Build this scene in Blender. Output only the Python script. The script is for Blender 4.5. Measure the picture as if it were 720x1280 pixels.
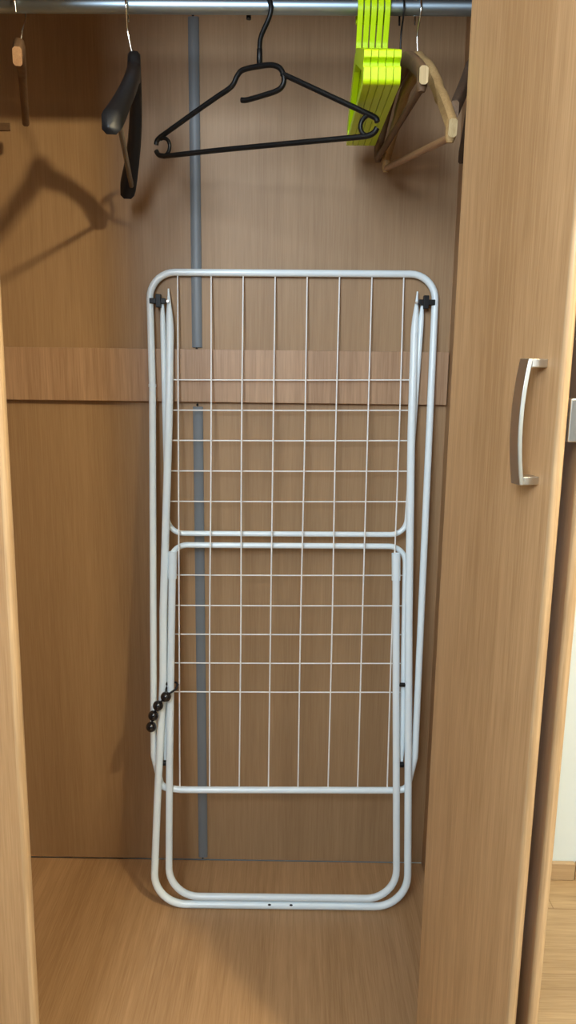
import bpy, bmesh, math, random
from mathutils import Vector, Matrix, noise

for o in list(bpy.data.objects):
    bpy.data.objects.remove(o)
SC = bpy.context.scene
COL = SC.collection
V = Vector
random.seed(4)

# ------------------------------------------------------------------ camera
def camera():
    pitch, roll, yaw = 0.19620756, 0.01226961, 0.00488475
    fwd = V((math.sin(-yaw)*math.cos(pitch), math.cos(yaw)*math.cos(pitch), -math.sin(pitch)))
    rt = fwd.cross(V((0, 0, 1))).normalized()
    up = rt.cross(fwd)
    r2 = rt*math.cos(roll) + up*math.sin(roll)
    u2 = -rt*math.sin(roll) + up*math.cos(roll)
    cd = bpy.data.cameras.new('camera')
    cd.sensor_fit = 'VERTICAL'
    cd.sensor_height = 36.0
    cd.lens = 36.0*924/1280
    cd.clip_start = 0.02
    co = bpy.data.objects.new('camera', cd)
    COL.objects.link(co)
    co.matrix_world = Matrix(((r2.x, u2.x, -fwd.x, 0), (r2.y, u2.y, -fwd.y, 0), (r2.z, u2.z, -fwd.z, 1.24), (0, 0, 0, 1)))
    SC.camera = co
camera()

# ------------------------------------------------------------------ light and exposure
SC.view_settings.view_transform = 'Standard'
SC.view_settings.look = 'None'
SC.view_settings.exposure = 0.0
SC.view_settings.gamma = 1.0
SC.view_settings.use_curve_mapping = False

wd = bpy.data.worlds.new('world')
SC.world = wd
wd.use_nodes = True
wd.node_tree.nodes['Background'].inputs['Color'].default_value = (0.80, 0.90, 1.0, 1)
wd.node_tree.nodes['Background'].inputs['Strength'].default_value = 0.20

def lamp(name, kind, loc, energy, color, target=None, size=None, size_y=None):
    d = bpy.data.lights.new(name, kind)
    d.energy = energy
    d.color = color
    o = bpy.data.objects.new(name, d)
    COL.objects.link(o)
    o.location = loc
    if kind == 'AREA':
        d.shape = 'RECTANGLE'
        d.size = size
        d.size_y = size_y or size
    elif size:
        d.shadow_soft_size = size
    if target is not None:
        o.rotation_euler = (V(target) - V(loc)).to_track_quat('-Z', 'Y').to_euler()
    return o
lamp('room_lamp', 'POINT', (0.80, 0.15, 2.11), 98.0, (1.0, 0.83, 0.52), size=0.04)
lamp('cool_fill_left', 'AREA', (-0.52, -0.85, 2.02), 54.0, (0.77, 0.89, 1.0), target=(0.0, 1.6, 2.75), size=0.62, size_y=0.9)  # soft fill added on the left, tilted up to keep the floor dimmer
lamp('cool_fill_right', 'AREA', (2.1, -0.9, 1.75), 13.0, (0.74, 0.88, 1.0), target=(0.95, 1.6, .8), size=0.8, size_y=1.0)  # extra fill added to cool the wall beside the wardrobe

# ------------------------------------------------------------------ materials
def principled(name, color, rough=0.5, metal=0.0, spec=0.5):
    m = bpy.data.materials.new(name)
    m.use_nodes = True
    b = m.node_tree.nodes['Principled BSDF']
    b.inputs['Base Color'].default_value = (*color, 1)
    b.inputs['Roughness'].default_value = rough
    b.inputs['Metallic'].default_value = metal
    b.inputs['Specular IOR Level'].default_value = spec
    return m

def wood(name, dark, light, axis='Z', rough=0.42, fine=420., wide=26., bump=0.04, contrast=1.0, seed=0.):
    m = principled(name, light, rough, 0, 0.4)
    nt = m.node_tree
    N, L = nt.nodes, nt.links
    b = N['Principled BSDF']
    tc = N.new('ShaderNodeTexCoord')
    def stretched(sc, along, det, dist=0.0, off=0.0):
        mp = N.new('ShaderNodeMapping')
        s = [sc, sc, sc]
        s['XYZ'.index(axis)] = along
        mp.inputs['Scale'].default_value = s
        mp.inputs['Location'].default_value = (seed+off, seed*1.7+off, seed*.3)
        L.new(tc.outputs['Object'], mp.inputs['Vector'])
        n = N.new('ShaderNodeTexNoise')
        n.inputs['Scale'].default_value = 1.0
        n.inputs['Detail'].default_value = det
        n.inputs['Roughness'].default_value = 0.55
        n.inputs['Distortion'].default_value = dist
        L.new(mp.outputs['Vector'], n.inputs['Vector'])
        return n.outputs['Fac']
    def scale(sock, k):
        s = N.new('ShaderNodeMath'); s.operation = 'SUBTRACT'; s.inputs[1].default_value = 0.5
        L.new(sock, s.inputs[0])
        q = N.new('ShaderNodeMath'); q.operation = 'MULTIPLY'; q.inputs[1].default_value = k
        L.new(s.outputs[0], q.inputs[0])
        return q.outputs[0]
    def add(a, c):
        s = N.new('ShaderNodeMath'); s.operation = 'ADD'
        L.new(a, s.inputs[0])
        if isinstance(c, float): s.inputs[1].default_value = c
        else: L.new(c, s.inputs[1])
        return s.outputs[0]
    broad = stretched(wide*.35, wide*.02, 2, .3)
    mid = stretched(wide*3.2, wide*.07, 4, .6, 3.1)
    pore = stretched(fine, fine*.03, 3, 0, 7.7)
    t = add(add(add(scale(broad, 1.0*contrast), scale(mid, .8*contrast)), scale(pore, 1.05*contrast)), 0.5)
    r = N.new('ShaderNodeValToRGB')
    r.color_ramp.elements[0].position = 0.1
    r.color_ramp.elements[0].color = (*dark, 1)
    r.color_ramp.elements[1].position = 0.9
    r.color_ramp.elements[1].color = (*light, 1)
    L.new(t, r.inputs['Fac'])
    L.new(r.outputs['Color'], b.inputs['Base Color'])
    bp = N.new('ShaderNodeBump')
    bp.inputs['Strength'].default_value = bump
    bp.inputs['Distance'].default_value = 0.001
    L.new(pore, bp.inputs['Height'])
    L.new(bp.outputs['Normal'], b.inputs['Normal'])
    return m

BEECH_D, BEECH_L = (0.315, 0.176, 0.078), (0.46, 0.278, 0.138)
M_beech = wood('beech_laminate_upright', BEECH_D, BEECH_L, 'Z', contrast=1.25)
M_beech_flat = wood('beech_laminate_level', BEECH_D, BEECH_L, 'Y', contrast=1.25, seed=2.3)
M_board = wood('beech_laminate_board', (0.32, 0.19, 0.105), (0.485, 0.31, 0.185), 'Z', contrast=1.2, seed=5.)
M_back = wood('beech_hardboard_back', (0.285, 0.17, 0.082), (0.405, 0.258, 0.135), 'Z', rough=.5, contrast=.85, seed=8.)
M_edge = wood('beech_edge_strip', (0.37, 0.235, 0.12), (0.54, 0.365, 0.20), 'Z', rough=.38, contrast=1.5, seed=3.)
M_oak = wood('oak_floor_laminate', (0.33, 0.215, 0.11), (0.52, 0.365, 0.205), 'X', rough=.35, wide=16, contrast=1.3, seed=1.)
M_skirt = wood('oak_skirting', (0.40, 0.27, 0.15), (0.58, 0.42, 0.25), 'X', rough=.4, wide=16, seed=6.)
M_wall = principled('white_wall_paint', (0.72, 0.82, 0.87), 0.85, 0, .2)
M_ceil = principled('white_ceiling_paint', (0.85, 0.85, 0.84), 0.9, 0, .2)
M_enamel = principled('white_enamel', (0.82, 0.92, 0.96), 0.22, 0, .5)
M_wire = principled('white_coated_wire', (0.90, 0.90, 0.88), 0.35, 0, .5)
M_cap = principled('white_plastic_sleeve', (0.78, 0.89, 0.94), 0.36, 0, .4)
M_blackp = principled('black_plastic', (0.006, 0.006, 0.006), 0.4, 0, .3)
M_blacksuit = principled('black_moulded_plastic', (0.005, 0.005, 0.006), 0.42, 0, .3)
M_bead = principled('black_glossy_bead', (0.012, 0.011, 0.012), 0.12, 0, .6)
M_cord = principled('black_elastic_cord', (0.014, 0.013, 0.014), 0.7, 0, .3)
M_green = principled('lime_green_plastic', (0.55, 0.79, 0.002), 0.38, 0, .45)
M_chrome = principled('chrome_wire', (0.75, 0.73, 0.70), 0.2, 1.0)
M_darkwire = principled('dark_lacquered_wire', (0.02, 0.017, 0.016), 0.35, 0.6)
M_alu = principled('brushed_aluminium', (0.36, 0.45, 0.52), 0.42, 1.0)
M_nickel = principled('satin_nickel', (0.60, 0.58, 0.54), 0.34, 1.0)
M_strip = principled('grey_plastic_joint', (0.175, 0.195, 0.21), 0.42, 0, .45)
M_hole = principled('dark_drill_hole', (0.015, 0.011, 0.008), .9)
M_hang = wood('natural_hanger_wood', (0.27, 0.155, 0.06), (0.43, 0.28, 0.12), 'Y', rough=.6, fine=600, wide=60, seed=4.)
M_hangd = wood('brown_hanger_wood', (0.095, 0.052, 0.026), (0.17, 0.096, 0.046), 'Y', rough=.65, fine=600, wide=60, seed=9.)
M_hangk = wood('dark_stained_hanger_wood', (0.04, 0.023, 0.013), (0.075, 0.044, 0.026), 'Y', rough=.6, fine=600, wide=60, seed=15.)
M_endgrain = wood('pale_hanger_end_grain', (0.38, 0.27, 0.13), (0.56, 0.43, 0.24), 'Z', fine=900, wide=300, contrast=1.2)
M_hangbar = wood('reddish_hanger_bar', (0.25, 0.125, 0.055), (0.38, 0.215, 0.10), 'Y', fine=600, wide=60, seed=12.)
def add_plank_joints(m):
    nt = m.node_tree; N, L = nt.nodes, nt.links
    b = N['Principled BSDF']
    src = b.inputs['Base Color'].links[0].from_socket
    tc = N.new('ShaderNodeTexCoord')
    br = N.new('ShaderNodeTexBrick')
    br.inputs['Scale'].default_value = 1.0
    br.inputs['Brick Width'].default_value = 1.25
    br.inputs['Row Height'].default_value = 0.19
    br.inputs['Mortar Size'].default_value = 0.0012
    br.inputs['Color1'].default_value = (1, 1, 1, 1)
    br.inputs['Color2'].default_value = (.84, .83, .82, 1)
    br.inputs['Mortar'].default_value = (.62, .56, .5, 1)
    L.new(tc.outputs['Object'], br.inputs['Vector'])
    mx = N.new('ShaderNodeMix'); mx.data_type = 'RGBA'; mx.blend_type = 'MULTIPLY'
    mx.inputs[0].default_value = 1.0
    L.new(src, mx.inputs[6]); L.new(br.outputs['Color'], mx.inputs[7])
    L.new(mx.outputs[2], b.inputs['Base Color'])
add_plank_joints(M_oak)

# ------------------------------------------------------------------ mesh helpers
def obj(name, bm, mat, parent=None, smooth=False, bevel=0.0, seg=2):
    bmesh.ops.recalc_face_normals(bm, faces=bm.faces)
    me = bpy.data.meshes.new(name)
    bm.to_mesh(me); bm.free()
    o = bpy.data.objects.new(name, me)
    COL.objects.link(o)
    for m in (mat if isinstance(mat, (list, tuple)) else [mat]):
        me.materials.append(m)
    if smooth:
        for p in me.polygons: p.use_smooth = True
    if bevel:
        md = o.modifiers.new('bevel', 'BEVEL')
        md.width = bevel; md.segments = seg; md.limit_method = 'ANGLE'
        md.angle_limit = math.radians(40)
        for p in me.polygons: p.use_smooth = True
        me.set_sharp_from_angle(angle=math.radians(40))
        md.harden_normals = True
    if parent is not None:
        o.parent = parent
    return o

def thing(name, label, cat, loc=(0, 0, 0), group=None):
    o = bpy.data.objects.new(name, None)
    COL.objects.link(o)
    o.location = loc
    o.empty_display_size = .05
    o['label'] = label; o['category'] = cat
    if group: o['group'] = group
    return o

def struct(name, bm, mat, **k):
    o = obj(name, bm, mat, **k)
    o['kind'] = 'structure'
    return o

def box(bm, a, b):
    vs = [bm.verts.new((x, y, z)) for x in (a[0], b[0]) for y in (a[1], b[1]) for z in (a[2], b[2])]
    for f in ((0, 1, 3, 2), (4, 6, 7, 5), (0, 4, 5, 1), (2, 3, 7, 6), (0, 2, 6, 4), (1, 5, 7, 3)):
        bm.faces.new([vs[i] for i in f])
    return bm

def prism(bm, pts, z0, z1):
    """vertical prism over a plan outline"""
    lo = [bm.verts.new((p[0], p[1], z0)) for p in pts]
    hi = [bm.verts.new((p[0], p[1], z1)) for p in pts]
    n = len(pts)
    bm.faces.new(lo); bm.faces.new(hi)
    for i in range(n):
        bm.faces.new((lo[i], lo[(i+1) % n], hi[(i+1) % n], hi[i]))
    return bm

def smooth_path(pts, sub=6):
    """Catmull-Rom through points"""
    P = [V(p) for p in pts]
    P = [P[0]*2 - P[1]] + P + [P[-1]*2 - P[-2]]
    out = []
    for i in range(1, len(P)-2):
        for k in range(sub):
            t = k/sub
            a, b, c, d = P[i-1], P[i], P[i+1], P[i+2]
            out.append(.5*((2*b) + (c-a)*t + (2*a-5*b+4*c-d)*t*t + (3*b-a-3*c+d)*t**3))
    out.append(P[-2])
    return out

def fillet(pts, r, n=7, closed=False):
    """polyline with rounded corners; r a number or one per point"""
    P = [V(p) for p in pts]
    N = len(P)
    out = []
    for i, p in enumerate(P):
        if not closed and i in (0, N-1):
            out.append(p); continue
        rr = r[i] if isinstance(r, (list, tuple)) else r
        a = (P[i-1]-p); b = (P[(i+1) % N]-p)
        la, lb = a.length, b.length
        a.normalize(); b.normalize()
        ang = a.angle(b)
        if rr <= 0 or ang > 3.1:
            out.append(p); continue
        d = min(rr/math.tan(ang/2), la*.49, lb*.49)
        rr = d*math.tan(ang/2)
        c = p + (a+b).normalized()*(rr/math.sin(ang/2))
        s = p + a*d - c; e = p + b*d - c
        tot = s.angle(e)
        for k in range(n+1):
            t = k/n
            v = (s*math.sin((1-t)*tot) + e*math.sin(t*tot))/math.sin(tot)
            out.append(c + v)
    return out

def tube(bm, pts, r, seg=12, closed=False, caps=True, radii=None, flat=None):
    """round tube along a polyline; radii per point; flat = (axis vector, factor per point)"""
    P = [V(p) for p in pts]
    n = len(P)
    T = []
    for i in range(n):
        if closed: t = P[(i+1) % n] - P[i-1]
        else: t = P[min(i+1, n-1)] - P[max(i-1, 0)]
        T.append(t.normalized())
    ref = V((0, 1, 0)) if abs(T[0].y) < .9 else V((0, 0, 1))
    u = (ref - T[0]*ref.dot(T[0])).normalized()
    rings = []
    for i in range(n):
        u = (u - T[i]*u.dot(T[i])).normalized()
        w = T[i].cross(u)
        rr = radii[i] if radii else r
        ring = []
        for k in range(seg):
            a = 2*math.pi*k/seg
            off = u*math.cos(a)*rr + w*math.sin(a)*rr
            if flat:
                ax = V(flat[0]).normalized()
                off -= ax*(off.dot(ax)*(1-flat[1][i]))
            ring.append(bm.verts.new(P[i] + off))
        rings.append(ring)
    for i in range(n if closed else n-1):
        A, B = rings[i], rings[(i+1) % n]
        for k in range(seg):
            bm.faces.new((A[k], A[(k+1) % seg], B[(k+1) % seg], B[k]))
    if caps and not closed:
        bm.faces.new(rings[0]); bm.faces.new(rings[-1])
    return bm

def ball(bm, c, r, seg=20, squash=(1, 1, 1)):
    ret = bmesh.ops.create_uvsphere(bm, u_segments=seg, v_segments=seg//2+2, radius=r)
    for v in ret['verts']:
        v.co = V((v.co.x*squash[0], v.co.y*squash[1], v.co.z*squash[2])) + V(c)
    return bm

# ================================================================== THE SETTING
BM = bmesh.new
FY0, WY = -3.0, 1.63                      # open towards the rest of the room behind the camera
struct('floor', box(BM(), (-2.2, FY0, -.05), (2.4, WY+.1, 0)), M_oak)
struct('wall_back', box(BM(), (-2.2, WY, 0), (2.4, WY+.1, 2.6)), M_wall)
struct('wall_left', box(BM(), (-2.3, FY0, 0), (-2.2, WY+.1, 2.6)), M_wall)
struct('wall_right', box(BM(), (2.4, FY0, 0), (2.5, WY+.1, 2.6)), M_wall)
struct('ceiling', box(BM(), (-2.3, FY0, 2.6), (2.5, WY+.1, 2.7)), M_ceil)
bm = BM()
box(bm, (.36, WY-.013, 0), (.7098, WY, .047)); box(bm, (.7112, WY-.013, 0), (2.4, WY, .047))
struct('baseboard_back', bm, M_skirt, bevel=.003)

# ================================================================== WARDROBE
YB, YF = 1.6, 1.035                       # inside back, carcass front
XL, XR = -.737, .328                      # inner faces of the sides
ZF, ZT = .055, 1.935                      # inner floor and ceiling
W = thing('wardrobe', 'tall beech wardrobe standing open with folding doors and a metal hanging rail', 'wardrobe', (0, 1.3, 0))
W.location = (0, 1.3, 0)
bpy.context.view_layer.update()
def wpart(name, bm, mat, parent=None, **k):
    o = obj(name, bm, mat, None, **k)
    p = parent or W
    o.parent = p
    o.matrix_parent_inverse = Matrix.Translation((0, -1.3, 0))
    return o
wpart('side_panel', box(BM(), (XL-.018, YF, 0), (XL, YB+.008, 1.955)), M_beech, bevel=.001)
wpart('side_panel', box(BM(), (XR, YF, 0), (XR+.018, YB+.008, 1.955)), M_beech, bevel=.001)
wpart('bottom_panel', box(BM(), (XL, YF, ZF-.018), (XR, YB, ZF)), M_beech_flat, bevel=.001)
wpart('plinth', box(BM(), (XL, YF+.02, 0), (XR, YF+.036, ZF-.018)), M_beech)
wpart('top_panel', box(BM(), (XL, YF, ZT), (XR, YB, ZT+.02)), M_beech_flat, bevel=.001)
wpart('track_rail', box(BM(), (XL, YF+.002, ZT-.055), (XR, YF+.024, ZT)), M_beech_flat, bevel=.001)
PX = -.204                                # joint between the left and right back sheets
for x0, x1 in ((XL, PX-.0005), (PX+.0005, XR)):
    for z0, z1 in ((ZF+.0025, 1.215), (1.216, ZT)):
        bm = box(BM(), (x0, YB, z0), (x1, YB+.006, z1))
        p = wpart('back_panel', bm, M_back)
wpart('cross_board', box(BM(), (XL, 1.5862, 1.1605), (XR-.002, YB, 1.2705)), M_board, bevel=.0012)
for z0, z1 in ((.064, 1.150), (1.274, 1.903)):
    a, b, t = PX-.0108, PX+.0108, .0045
    bm = BM()
    prism(bm, [(a, YB), (a, YB-.002), (a+.004, YB-t), (b-.004, YB-t), (b, YB-.002), (b, YB)], z0, z1)
    s = wpart('joint_strip', bm, M_strip, bevel=.0008)
    for zz in ((z1+.004), (z0-.0025)):
        bm = BM()
        tube(bm, [(PX-.001, YB+.0005, zz), (PX-.001, YB-.0025, zz)], .0026, 10)
        q = obj('screw', bm, M_hole, None, smooth=False)
        q.parent = s
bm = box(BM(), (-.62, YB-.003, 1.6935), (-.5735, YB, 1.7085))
wpart('patch_stand_in', bm, M_hangd, bevel=.001)  # thin brown block added to stand in for a small dark patch
# hanging rail with end brackets
RY, RZ, RR = 1.32, 1.803, .0116
bm = BM(); tube(bm, [(XL+.004, RY, RZ-.002), (XR-.004, RY, RZ+.0015)], RR, 28)
rail = wpart('hanging_rail', bm, M_alu, smooth=True)
rail.data.set_sharp_from_angle(angle=math.radians(50))
for x, sx in ((XL, 1), (XR, -1)):
    bm = BM(); tube(bm, [(x, RY, RZ), (x+sx*.012, RY, RZ)], .018, 24)
    o = obj('rail_bracket', bm, M_alu, rail, bevel=.001)

# ---------------------------------------------------------------- folding doors
def leaf(far, near, th, side, z0, z1, name='door'):
    """door leaf in plan from far to near; side = +1 puts the thickness on the left of far->near"""
    d = (V(near)-V(far)).normalized()
    n = V((-d.y, d.x))*side
    f, c = V(far), V(near)
    r = .006
    pts = [f, c - d*r]
    for k in range(1, 5):                                    # softly rounded front corners
        a = k/5*math.pi/2
        pts.append(c - d*r + n*r + d*math.sin(a)*r - n*math.cos(a)*r)
    pts += [c + n*r, c + n*(th-r)]
    for k in range(1, 5):
        a = k/5*math.pi/2
        pts.append(c - d*r + n*(th-r) + d*math.cos(a)*r + n*math.sin(a)*r)
    pts += [c - d*r + n*th, f + n*th]
    bm = prism(BM(), pts, z0, z1)
    for fc in bm.faces:
        nn = fc.normal if fc.normal.length else None
        fc.normal_update()
        cc = fc.calc_center_median()
        if (V((cc.x, cc.y)) - (c - d*r)).dot(d) > -.0005 and abs(fc.normal.z) < .5:
            fc.material_index = 1
    o = wpart(name, bm, [M_beech, M_edge], bevel=0)
    for p in o.data.polygons: p.use_smooth = True
    o.data.set_sharp_from_angle(angle=math.radians(50))
    return o, d, n
B_far, B_near = (.2145, 1.02), (.2806, .785)
dB, d, n = leaf(B_far, B_near, .0125, 1, .03, 1.99)
# bow handle on the outer face
base = V((.2708, .8195)); out = -n
def hp(t, a, z):                                           # t along leaf, a out from the face
    q = base + d*t + out*a
    return V((q.x, q.y, z))
bm = BM()
zc, hh = 1.1815, .0685
prof = []
K = 24
for i in range(K+1):
    s = -1 + 2*i/K
    prof.append((zc + s*hh, .0235 + .0065*(1-s*s)))
rings = []
for z, a in prof:
    rings.append([bm.verts.new(hp(t, aa, z)) for t, aa in ((-.0090, a), (.0090, a), (.0090, a-.0055), (-.0090, a-.0055))])
for i in range(K):
    for k in range(4):
        bm.faces.new((rings[i][k], rings[i][(k+1) % 4], rings[i+1][(k+1) % 4], rings[i+1][k]))
bm.faces.new(rings[0]); bm.faces.new(rings[-1])
h = obj('handle', bm, M_nickel, dB, bevel=.0012)
for s in (-1, 1):
    bm = BM()
    za, zb = zc + s*hh, zc + s*(hh-.0095)
    vs = [[bm.verts.new(hp(t, a, z)) for t, z in ((-.0085, za), (.0085, za), (.0085, zb), (-.0085, zb))] for a in (-.0002, .0195)]
    for k in range(4):
        bm.faces.new((vs[0][k], vs[0][(k+1) % 4], vs[1][(k+1) % 4], vs[1][k]))
    bm.faces.new(vs[0]); bm.faces.new(vs[1])
    q = obj('handle_foot', bm, M_nickel, h, bevel=.0012)
# the second leaf behind it, hinged to it
A_near = (.3055, .788)
dA, d2, n2 = leaf((.345, 1.02), A_near, .0125, 1, .03, 1.99)
hb = BM()
box(hb, (.2925, .787, 1.163), (.3105, .803, 1.209))
hz = obj('hinge', hb, M_nickel, dA, bevel=.0015)
# left leaf standing ajar at the edge of the view
dL, d3, n3 = leaf((-.748, 1.028), (-.3645, .9), .016, 1, .03, 1.99)
dL.rotation_euler = (0, .0085, 0)
bpy.context.view_layer.update()

# ================================================================== DRYING RACK
DR = thing('drying_rack', 'white folded clothes drying rack leaning inside the wardrobe', 'drying rack', (0, 1.44, ZF))
OFF = Matrix.Translation((0, -1.44, -ZF))
def rpart(name, bm, mat, parent=None, **k):
    o = obj(name, bm, mat, None, **k)
    o.parent = parent or DR
    if parent is None: o.matrix_parent_inverse = OFF
    o.data.set_sharp_from_angle(angle=math.radians(50))
    return o
def PM(x, z): return V((x, 1.448 + .1*z, z))                          # main frame plane
def PL(x, z): return V((x, 1.43256 + .111144*z, z))                   # leg plane
def PU(x, z): return V((x, 1.50212 + .060418*z, z))                   # upper wing plane
def PD(x, z): return V((x, 1.43331 + .13909*z, z))                    # lower wing plane
# main frame
bm = BM()
path = fillet([PM(-.300, 1.4245), PM(.2915, 1.427), PM(.2780, .42), PM(.2775, .400), PM(.262, .3265), PM(.236, .3235),
               PM(-.236, .3175), PM(-.279, .3225), PM(-.2955, .395), PM(-.2958, .46), PM(-.2948, 1.19)],
              [.052, .052, .0, .03, .02, .02, .02, .02, .03, 0, .6], 9, True)
tube(bm, path, .0073, 14, True)
main = rpart('main_frame', bm, M_enamel, smooth=True)
for x, z, ry in ((-.2950, 1.1945, 0),):
    bm = BM(); tube(bm, [PM(x, z-.003), PM(x, z+.003)], .0079, 14)
    rpart('tube_seam', bm, M_cap, main, smooth=True)
# vertical wires
top = [(-.2415, 1.4185), (-.1722, 1.419), (-.1061, 1.419), (-.0401, 1.419), (.0259, 1.42), (.0927, 1.4205), (.1594, 1.421), (.2250, 1.4215)]
bot = [-.2385, -.1728, -.1075, -.0430, .0222, .0884, .1536, .2187]
for i, ((x, z), xb) in enumerate(zip(top, bot)):
    zb = .3215 + (xb+.236)/.47*.005
    bend = .001*math.sin(i*2.1)
    pts = [PM(x, z), PM(x+(xb-x)*.33+bend, z+(zb-z)*.33), PM(x+(xb-x)*.66-bend, z+(zb-z)*.66), PM(xb, zb)]
    bm = BM(); tube(bm, smooth_path(pts, 5), .0015, 8)
    rpart('wire', bm, M_wire, smooth=True)
def hrow(P, zs, xl, xr, par, slope=.006):
    for z in zs:
        bm = BM(); tube(bm, [P(xl, z-.5*slope), P((xl+xr)/2, z-.0006), P(xr, z+.5*slope)], .0014, 8)
        rpart('cross_wire', bm, M_wire, par, smooth=True)
# upper wing
def taper(path, n, r, rend):
    L = len(path)
    return [r]*L
def wing(P, pts, rad, r, name):
    path = fillet(pts, rad, 9)
    a, b = path[0], path[-1]
    a1, b1 = path[1], path[-2]
    # flattened, pointed ends at the pivots
    def endpts(p, q):
        d_ = (q-p).normalized()
        return [p, p+d_*.008, p+d_*.022, p+d_*.04]
    full = endpts(a, a1) + path[1:-1] + endpts(b, b1)[::-1]
    radii = [.0032, .0038, r*.86, r] + [r]*(len(path)-2) + [r, r*.86, .0038, .0032]
    bm = BM(); tube(bm, full, r, 14, radii=radii)
    return rpart(name, bm, M_enamel, smooth=True)
up = wing(PU, [PU(-.2732, 1.362), PU(-.2668, .8806), PU(.2475, .8846), PU(.2646, 1.366)], .034, .0057, 'wing_frame')
hrow(PU, (1.2095, 1.1465, 1.0830, 1.0183, .9530), -.2668, .2520, up)
lo = wing(PD, [PD(-.2712, .384), PD(-.2602, .8555), PD(.2476, .8590), PD(.2492, .388)], .036, .0062, 'wing_frame')
hrow(PD, (.7936, .7278, .6651, .6022, .5390), -.2665, .2480, lo)
# weld marks where the cross tubes meet the vertical wires are left to the wires themselves
# outer leg loop
def legloop(pts, rad, r, name, flat_top):
    path = fillet(pts, rad, 10)
    radii = None; fl = None
    if flat_top:
        a, b = path[0], path[-1]
        d1 = (path[1]-a).normalized(); d2 = (path[-2]-b).normalized()
        st = [(0, .22, 1), (.012, .30, 1), (.032, .55, 1), (.055, .86, 1), (.075, .97, 1)]
        full = [a+d1*s for s, _, _ in st] + (mid := [p for p in path if (p-a).length > .083 and (p-b).length > .083]) + [b+d2*s for s, _, _ in st][::-1]
        radii = [r*k for _, k, _ in st] + [r]*len(mid) + [r*k for _, k, _ in st][::-1]
        path = full
    bm = BM(); tube(bm, path, r, 16, radii=radii)
    return rpart(name, bm, M_enamel, smooth=True)
leg_o = legloop([PL(-.2605, 1.392), PL(-.2572, 1.31), PL(-.2600, 1.12), PL(-.2725, .72), PL(-.2728, .57), PL(-.2860, .30), PL(-.2955, .0625),
                 PL(.2690, .0645), PL(.2620, .38), PL(.2545, .70), PL(.2490, 1.10), PL(.2500, 1.31), PL(.2540, 1.392)],
                [0, .4, .6, .6, .6, .6, .068, .072, .6, .6, .6, .4, 0], .0082, 'leg_frame', True)
leg_i = legloop([PL(-.2519, .846), PL(-.2546, .69), PL(-.2592, .373), PL(-.2612, .0805), PL(.2440, .0825), PL(.2378, .31), PL(.2290, .63), PL(.2234, .849)],
                [0, .6, .6, .066, .066, .6, .6, 0], .0078, 'leg_frame', False)
for xa, za, xb, zb in ((-.2519, .8475, -.2528, .789), (.2234, .8505, .2250, .792)):
    bm = BM(); tube(bm, [PL(xa, za), PL(xb, zb)], .0093, 18, caps=True)
    bm.normal_update()
    cap = max((f for f in bm.faces if len(f.verts) > 4), key=lambda f: f.calc_center_median().z)
    bmesh.ops.inset_individual(bm, faces=[cap], thickness=.0018)
    for v in cap.verts: v.co.z -= .006
    cap.material_index = 1
    rpart('end_sleeve', bm, [M_cap, M_hole], leg_i, bevel=.0004)
# dark rivets on the foot bar
for x in (-.0375, .0105):
    bm = BM(); ball(bm, PL(x, .0635)+V((0, -.0056, .0052)), .0026, 10, (1.5, 1, .7))
    rpart('rivet', bm, M_hole, leg_o)
# black joints
def joint(c, rx, rz, name='pivot_pin'):
    bm = BM()
    tube(bm, [c+V((-rx, 0, 0)), c+V((rx, 0, 0))], rz, 14)
    return rpart(name, bm, M_blackp, bevel=.0008)
joint(PL(-.2640, .5610), .0085, .0046)
joint(PL(.2420, .5655), .0085, .0046)
joint(PL(-.2700, .3800)+V((.001, .008, 0)), .006, .0062)
joint(PL(.2484, .3840)+V((-.001, .008, 0)), .006, .0062)
for s, x, z in ((1, -.2985, 1.3665), (-1, .2895, 1.3700)):
    bm = BM()
    c = PM(x, z)
    box(bm, c+V((min(0, s*.033), -.0105, -.0055)), c+V((max(0, s*.033), -.001, .0055)))       # arm
    box(bm, c+V((s*.0185-.0055, -.0125, -.0130)), c+V((s*.0185+.0055, 0, .0135)))            # upright
    clamp = rpart('clamp', bm, M_blackp, bevel=.0012)
    bm = BM(); tube(bm, [c+V((s*.038, -.013, -.001)), c+V((s*.038, -.002, -.001))], .0025, 10)
    rpart('rivet', bm, M_nickel, clamp, smooth=True)

# ================================================================== BEADED TIE
T = thing('beaded_hair_tie', 'black elastic tie with four glossy round beads looped on the rack leg', 'hair tie', (-.27, 1.48, .55))
def tpart(name, bm, mat, **k):
    o = obj(name, bm, mat, None, **k); o.parent = T
    o.matrix_parent_inverse = Matrix.Translation((.27, -1.48, -.55)); return o
bc = [V((-.2633, 1.470, .5420)), V((-.2795, 1.466, .5230)), V((-.2895, 1.463, .5015)), V((-.2943, 1.461, .4765))]
bm = BM(); tube(bm, smooth_path([V((-.2385, 1.484, .5650)), V((-.2425, 1.477, .5570)), V((-.2525, 1.472, .5510))] + bc, 6), .0023, 10)
tpart('cord', bm, M_cord, smooth=True)
bm = BM(); tube(bm, smooth_path([V((-.2430, 1.478, .5575)), V((-.2420, 1.492, .5600)), V((-.2470, 1.505, .5590)), V((-.2565, 1.508, .5570)), V((-.2640, 1.502, .5535)), V((-.2650, 1.488, .5525)), V((-.2640, 1.477, .5480))], 6), .0021, 10)
tpart('loop', bm, M_cord, smooth=True)
for c in bc:
    bm = BM(); ball(bm, c, .0112, 24)
    tpart('bead', bm, M_bead, smooth=True)

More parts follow.
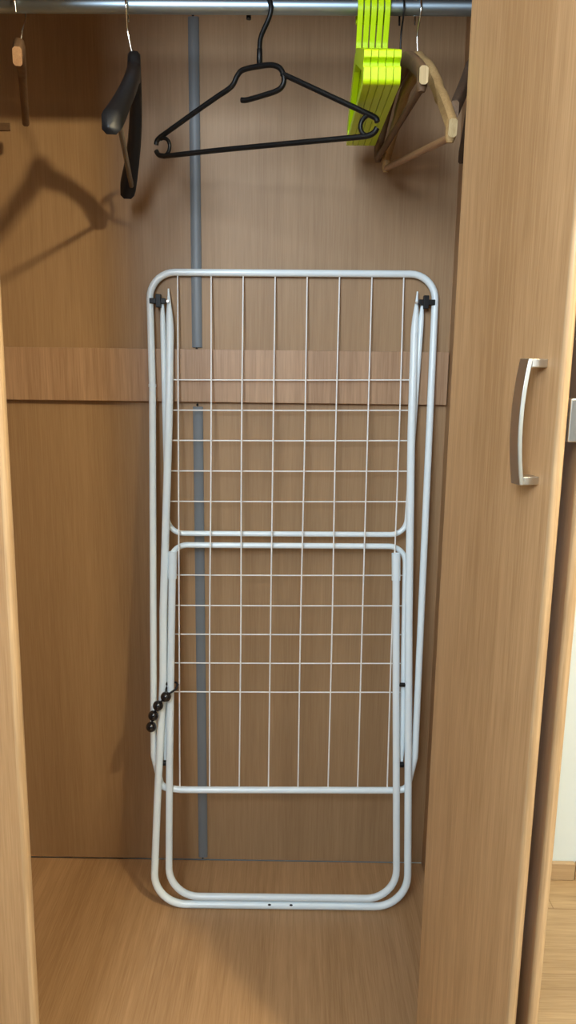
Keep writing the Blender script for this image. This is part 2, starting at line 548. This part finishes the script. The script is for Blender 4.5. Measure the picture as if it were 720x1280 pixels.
# ================================================================== HANGERS
class Frame:
    """hanger space: u -1..1 from near end to far end, v up (metres), w across the thickness"""
    def __init__(s, neck, near, far, bow=2.0):
        s.bow = bow
        s.neck, s.near, s.far = V(neck), V(near), V(far)
        d_ = s.far - s.near
        s.half = d_.length/2
        s.u = d_.normalized()
        s.w = V((s.u.y, -s.u.x, 0)).normalized()
        s.v = s.w.cross(s.u) if s.w.cross(s.u).z > 0 else s.u.cross(s.w)
        s.mid = (s.near + s.far)/2
        m = s.neck - s.mid
        s.top = m.dot(s.v)
        s.side = m.dot(s.w)                    # the ends sweep off the neck's plane
        s.shift = m.dot(s.u)
    def p(s, u, v, w=0.0):
        """v measured up from the line of the arm ends"""
        k = max(0, 1-abs(u)**s.bow)
        return s.mid + s.u*(u*s.half + s.shift*max(0, 1-abs(u))) + s.v*v + s.w*(w + s.side*k)

def sweep(bm, F, st, sides=8, cap_mat=None):
    """st: (u, v_top, v_bottom, thickness); rounded rectangular section"""
    rings = []
    for u, vt, vb, th in st:
        h = (vt-vb); c = min(th, h)*.24
        a = th/2
        sec = [(-a, vb+c), (-a, vt-c), (-a+c, vt), (a-c, vt), (a, vt-c), (a, vb+c), (a-c, vb), (-a+c, vb)]
        rings.append([bm.verts.new(F.p(u, v, w)) for w, v in sec])
    for A, B in zip(rings, rings[1:]):
        for k in range(8):
            bm.faces.new((A[k], A[(k+1) % 8], B[(k+1) % 8], B[k]))
    for r_, idx in ((rings[0], 0), (rings[-1], -1)):
        f = bm.faces.new(r_)
        if cap_mat: f.material_index = cap_mat
    return bm

def hook(bm, start, side, R, r, rail_z, tail=.015, S=0.02, stem=None, drop=100, end=-35):
    """wire hook from start up to and over the rail; side = plan direction of the closed side"""
    s = V((side[0], side[1], 0)).normalized()
    top = rail_z + RR + r
    c = V((start[0], RY, top - R))                     # hook centre
    if stem is not None: c.x = stem
    pts = [V(start), V(start).lerp(V((c.x, c.y, c.z-R-.018)), .6)]
    lowz = c.z - R*1.05
    pts.append(V((c.x, c.y, lowz-.014)) + s*.001)
    path = smooth_path([V(start)-V((0, 0, .008)), V(start), V((c.x, c.y, lowz-.012)) + s*R*.12]
                       + [c + s*math.cos(math.radians(a))*R + V((0, 0, math.sin(math.radians(a))*R)) for a in (-38, 0, 40, 80, 120, 160, 180-end-0)], 7)
    tube(bm, path, r, 10)
    return bm

def smooth_obj(o, ang=40):
    for p in o.data.polygons: p.use_smooth = True
    o.data.set_sharp_from_angle(angle=math.radians(ang))
    return o

def hparts(root):
    inv = Matrix.Translation(-root.location)
    def f(name, bm, mat, ang=45):
        o = obj(name, bm, mat, None)
        o.parent = root; o.matrix_parent_inverse = inv
        return smooth_obj(o, ang)
    return f

def arc_stations(top, ends, n=40, neck=.10, hn=.036, ha=.024, he=.022, th_n=.016, th_a=.013, th_e=.013, sag=.25):
    """stations of a wooden hanger body: high at the neck, sloping to the ends"""
    st = []
    for i in range(n+1):
        u = -1 + 2*i/n
        a = abs(u)
        # centre-line: round shoulders near the neck, slight droop outwards
        k = (1-a)
        vt = top*(1 - (a**.86)) if a > 0 else top
        vt = top*(1 - sag*a - (1-sag)*a**1.35) + ends
        if a < neck: vt += -.0 + .010*(1-(a/neck)**2)
        h = he + (ha-he)*min(1, k/.3) if a > .35 else ha + (hn-ha)*(1-a/.35)
        th = th_e + (th_n-th_e)*k
        st.append((u, vt, vt-h, th))
    return st

# ---- black plastic hanger with rings, turned to face the room -----------------
def ring_hanger():
    t = thing('clothes_hanger', 'thin black plastic hanger with ring ends turned flat to face the front', 'hanger', (-.062, 1.32, RZ))
    part = hparts(t)
    ux = V((.344, -.185, 0)).normalized()
    O = V((-.0605, 1.3235, 0))
    def q(x, z): return O + ux*x + V((0, 0, z))
    # outline in hanger space, from the pixels of the photo unprojected on the hanger's own plane
    bm = BM()
    R_ = .0043
    arm = smooth_path([q(-.2168, 1.6240), q(-.2145, 1.6310), q(-.2070, 1.6358), q(-.1970, 1.6399), q(-.1355, 1.6646), q(-.0845, 1.6843)], 6)[:-1] \
        + smooth_path([q(-.0845, 1.6843), q(-.0630, 1.6920), q(-.0525, 1.6984), q(-.0443, 1.7101), q(-.0333, 1.7172), q(-.0027, 1.7176), q(.0215, 1.7155), q(.0365, 1.7086), q(.0438, 1.6962), q(.0430, 1.6837), q(.0321, 1.6762), q(.0022, 1.6725), q(-.0261, 1.6705), q(-.0362, 1.6718)], 6)
    tube(bm, arm, R_, 12)
    tube(bm, smooth_path([q(.0405, 1.6995), q(.0567, 1.6913), q(.1167, 1.6596), q(.1746, 1.6290), q(.1950, 1.6180), q(.2058, 1.6115), q(.2086, 1.6060)], 6), R_, 12)
    def arc(cx, cz, r, a0, a1, n=22):
        return [q(cx+r*math.cos(math.radians(a0+(a1-a0)*i/n)), cz+r*math.sin(math.radians(a0+(a1-a0)*i/n))) for i in range(n+1)]
    tube(bm, arc(-.2015, 1.6185, .0150, 250, 470), .0034, 12)
    tube(bm, arc(.1955, 1.6030, .0148, 75, 285), .0036, 12)
    part('body', bm, M_blackp)
    bm = BM()
    tube(bm, smooth_path([q(-.2169, 1.6140), q(-.2120, 1.6075), q(-.2020, 1.6042), q(-.1880, 1.6030), q(-.0852, 1.5998), q(.03, 1.5950), q(.1624, 1.5890), q(.1925, 1.5882), q(.2035, 1.5915), q(.2088, 1.5980)], 8), R_, 12)
    part('trouser_bar', bm, M_blackp)
    n0 = q(-.0015, 1.7190)
    bm = BM(); tube(bm, [n0+V((0, 0, -.004)), n0+V((0, 0, .002)), n0+V((0, 0, .0035)), n0+V((0, 0, .0235)), n0+V((0, 0, .025))], .0045, 14, radii=[.0036, .0036, .0050, .0046, .0038])
    part('swivel_collar', bm, M_blackp)
    bm = BM(); hook(bm, n0+V((0, 0, .022)), (.80, -.60), .0235, .0040, RZ, end=-12)
    part('hook', bm, M_blackp)
ring_hanger()

# ---- wide black moulded suit hanger ------------------------------------------
def suit_hanger():
    t = thing('suit_hanger', 'thick black contoured suit hanger seen end-on, left of the thin ring hanger', 'hanger', (-.268, 1.32, RZ))
    part = hparts(t)
    F = Frame((-.2655, 1.32, 1.722), (-.2660, 1.13, 1.574), (-.3260, 1.51, 1.562), 2.4)
    bm = BM()
    n = 48
    st = []
    for i in range(n+1):
        u = -1 + 2*i/n
        a = abs(u)
        vt = F.top*(1 - .66*a - .34*a**1.6)*.93
        if a < .10: vt += .014*(1-(a/.10)**2)
        h = .026 + .012*max(0, 1-a/.3) + .010*max(0, (a-.7)/.3)
        th = .020 + .009*a**2.5
        e = max(0, (a-.93)/.07)
        k = math.sqrt(max(.0, 1-e*e))*.86+.14
        mid = vt - h/2
        st.append((u, mid + h/2*k + .012, mid - h/2*k + .012, th*k))
    sweep(bm, F, st)
    part('body', bm, M_blacksuit, 55)
    bm = BM()
    tube(bm, [F.p(-.80, .018), F.p(-.78, .006), F.p(.80, .002), F.p(.82, .018)], .0042, 12)
    part('trouser_bar', bm, M_hangbar if False else principled('grip_bar_grey', (.10, .075, .05), .45))
    bm = BM(); hook(bm, F.p(0, F.top-.004), (.1, -1), .0200, .0017, RZ, stem=-.2745)
    part('hook', bm, M_chrome)
suit_hanger()

# ---- wooden hangers -----------------------------------------------------------
def wooden(label, neck, near, far, mat, hookmat, hook_side, stem, rod=True, capmat=None, rod_mat=None, drop=.032, ins=.05, notch=False):
    t = thing('wooden_hanger', label, 'hanger', (neck[0], RY, RZ))
    part = hparts(t)
    F = Frame(neck, near, far)
    st = []
    n = 48
    for i in range(n+1):
        u = -1 + 2*i/n
        a = abs(u)
        vt = F.top*(1 - .62*a - .38*a**1.7) + .011
        vt += (.004*(1-(a/.12)**2) if a < .12 else 0) - .012*max(0, 1-a/.35)**1.0
        h = .024 + .014*max(0, 1-a/.30)
        th = .0125 + .003*(1-a)
        if notch and .62 < a < .68: vt -= .003
        st.append((u, vt, vt-h, th))
    bm = BM()
    sweep(bm, F, st, cap_mat=1)
    part('body', bm, [mat, capmat or M_endgrain], 50)
    if rod:
        bm = BM()
        tube(bm, [F.p(-1+ins, -.012), F.p(1-ins, -.012)], .0055, 14)
        part('trouser_bar', bm, rod_mat or M_hangbar)
        for sgn in (-1, 1):
            bm = BM()
            u = sgn*(1-ins)
            tube(bm, [F.p(u, .012), F.p(u, -.012), F.p(u, -.019)], .006, 12, radii=[.0075, .0078, .005])
            part('bar_peg', bm, [mat, M_endgrain][0])
    bm = BM(); hook(bm, F.p(0, F.top-.004), hook_side, .0200, .0016, RZ, stem=stem)
    part('hook', bm, hookmat)
    return t
wooden('natural wooden hanger with a chrome hook and trouser bar, rightmost whole one on the rail', (.1945, 1.32, 1.738), (.2205, 1.13, 1.572), (.1695, 1.505, 1.620), M_hang, M_chrome, (.1, -1), .192, notch=True, ins=.04)
wooden('brown wooden hanger on a thin dark hook, right beside the lime plastic hangers', (.1665, 1.32, 1.731), (.1755, 1.125, 1.638), (.1545, 1.52, 1.639), M_hangd, M_darkwire, (.05, -1), .166, rod_mat=M_hangd, ins=.06)
wooden('dark wooden hanger half hidden behind the right door edge', (.2860, 1.32, 1.735), (.2300, 1.175, 1.610), (.3080, 1.48, 1.625), M_hangk, M_darkwire, (.1, -1), .288, rod=False, capmat=M_hangd)
wooden('dim wooden hanger seen end-on in the shaded left corner of the rail', (-.4500, 1.32, 1.742), (-.3900, 1.13, 1.658), (-.5120, 1.51, 1.690), M_hangd, M_chrome, (.1, 1), -.447, rod=False, capmat=M_hangbar)

# ---- lime green children's hangers, five in a row -----------------------------
def green(x, dx, i, proto=None):
    label = ['first from the left in the row of five lime plastic hangers, its flat side showing',
             'second from the left in the row of five lime plastic hangers',
             'middle one in the row of five lime plastic hangers',
             'fourth from the left in the row of five lime plastic hangers',
             'last on the right in the row of five lime plastic hangers'][i]
    if proto:
        t = proto.copy(); COL.objects.link(t)
        t.location = (x, RY, RZ); t['label'] = label
        for ch in proto.children:
            c = ch.copy(); COL.objects.link(c); c.parent = t
            c.matrix_parent_inverse = Matrix.Identity(4)
        return t
    t = thing('plastic_hanger', label, 'hanger', (x, RY, RZ), 'lime green plastic hangers on the rail')
    def part(name, bm, mat, ang=45):
        o = obj(name, bm, mat, t, bevel=.0009); return o
    # flat plate in the YZ plane, thickness along X
    def plate(bm, outer, inner, th):
        loops = []
        for X in (-th/2, th/2):
            both = []
            es = []
            for lp in (outer, inner):
                vs = [bm.verts.new((X, y, z)) for y, z in lp]
                es += [bm.edges.new((vs[k], vs[(k+1) % len(vs)])) for k in range(len(vs))]
                both.append(vs)
            bmesh.ops.triangle_fill(bm, edges=es, use_beauty=True)
            loops.append(both)
        for j in (0, 1):
            A, B = loops[0][j], loops[1][j]
            n = len(A)
            for k in range(n):
                bm.faces.new((A[k], A[(k+1) % n], B[(k+1) % n], B[k]))
    outer = [(p.y, p.z) for p in fillet([V((0, -.173, -.1705)), V((0, .170, -.1605)), V((0, .170, -.147)), V((0, .160, -.146)), V((0, .160, -.138)), V((0, .170, -.137)), V((0, .170, -.129)), V((0, .020, -.066)), V((0, -.020, -.066)), V((0, -.173, -.126)), V((0, -.173, -.1365)), V((0, -.162, -.138)), V((0, -.162, -.146)), V((0, -.173, -.1475))], [.007, .010, .002, .003, .003, .002, .006, .02, .02, .004, .002, .003, .003, .002], 5, True)]
    inner = [(p.y, p.z) for p in fillet([V((0, -.140, -.1575)), V((0, .140, -.1515)), V((0, .140, -.142)), V((0, .016, -.088)), V((0, -.016, -.088)), V((0, -.140, -.142))], [.006, .006, .005, .01, .01, .005], 5, True)]
    th = .0098
    bm = BM(); plate(bm, outer, inner, th)
    part('body', bm, M_green)
    bm = BM()
    R, r = .0215, .0034
    c = V((0, 0, RR + r - R))
    pts = [V((0, 0, -.066)), V((0, 0, -.052)), V((0, -.006, -.040))] + [c + V((0, -math.cos(math.radians(a))*R, math.sin(math.radians(a))*R)) for a in (-30, 0, 35, 70, 105, 140, 175, 205)]
    cp = smooth_path(pts, 6)
    rows = []
    for i, p in enumerate(cp):
        tg = (cp[min(i+1, len(cp)-1)] - cp[max(i-1, 0)]).normalized()
        nn = V((0, tg.z, -tg.y))
        rows.append([bm.verts.new(p + nn*a_ + V((b_, 0, 0))) for a_, b_ in ((-r, -.0044), (r, -.0044), (r, .0044), (-r, .0044))])
    for A, B in zip(rows, rows[1:]):
        for k in range(4):
            bm.faces.new((A[k], A[(k+1) % 4], B[(k+1) % 4], B[k]))
    bm.faces.new(rows[0]); bm.faces.new(rows[-1])
    o = obj('hook', bm, M_green, t, bevel=.0012)
    return t
g0 = green(.0985, 0, 0)
for i in range(1, 5):
    green(.0985 + .0107*i, 0, i, g0)
bpy.context.view_layer.update()
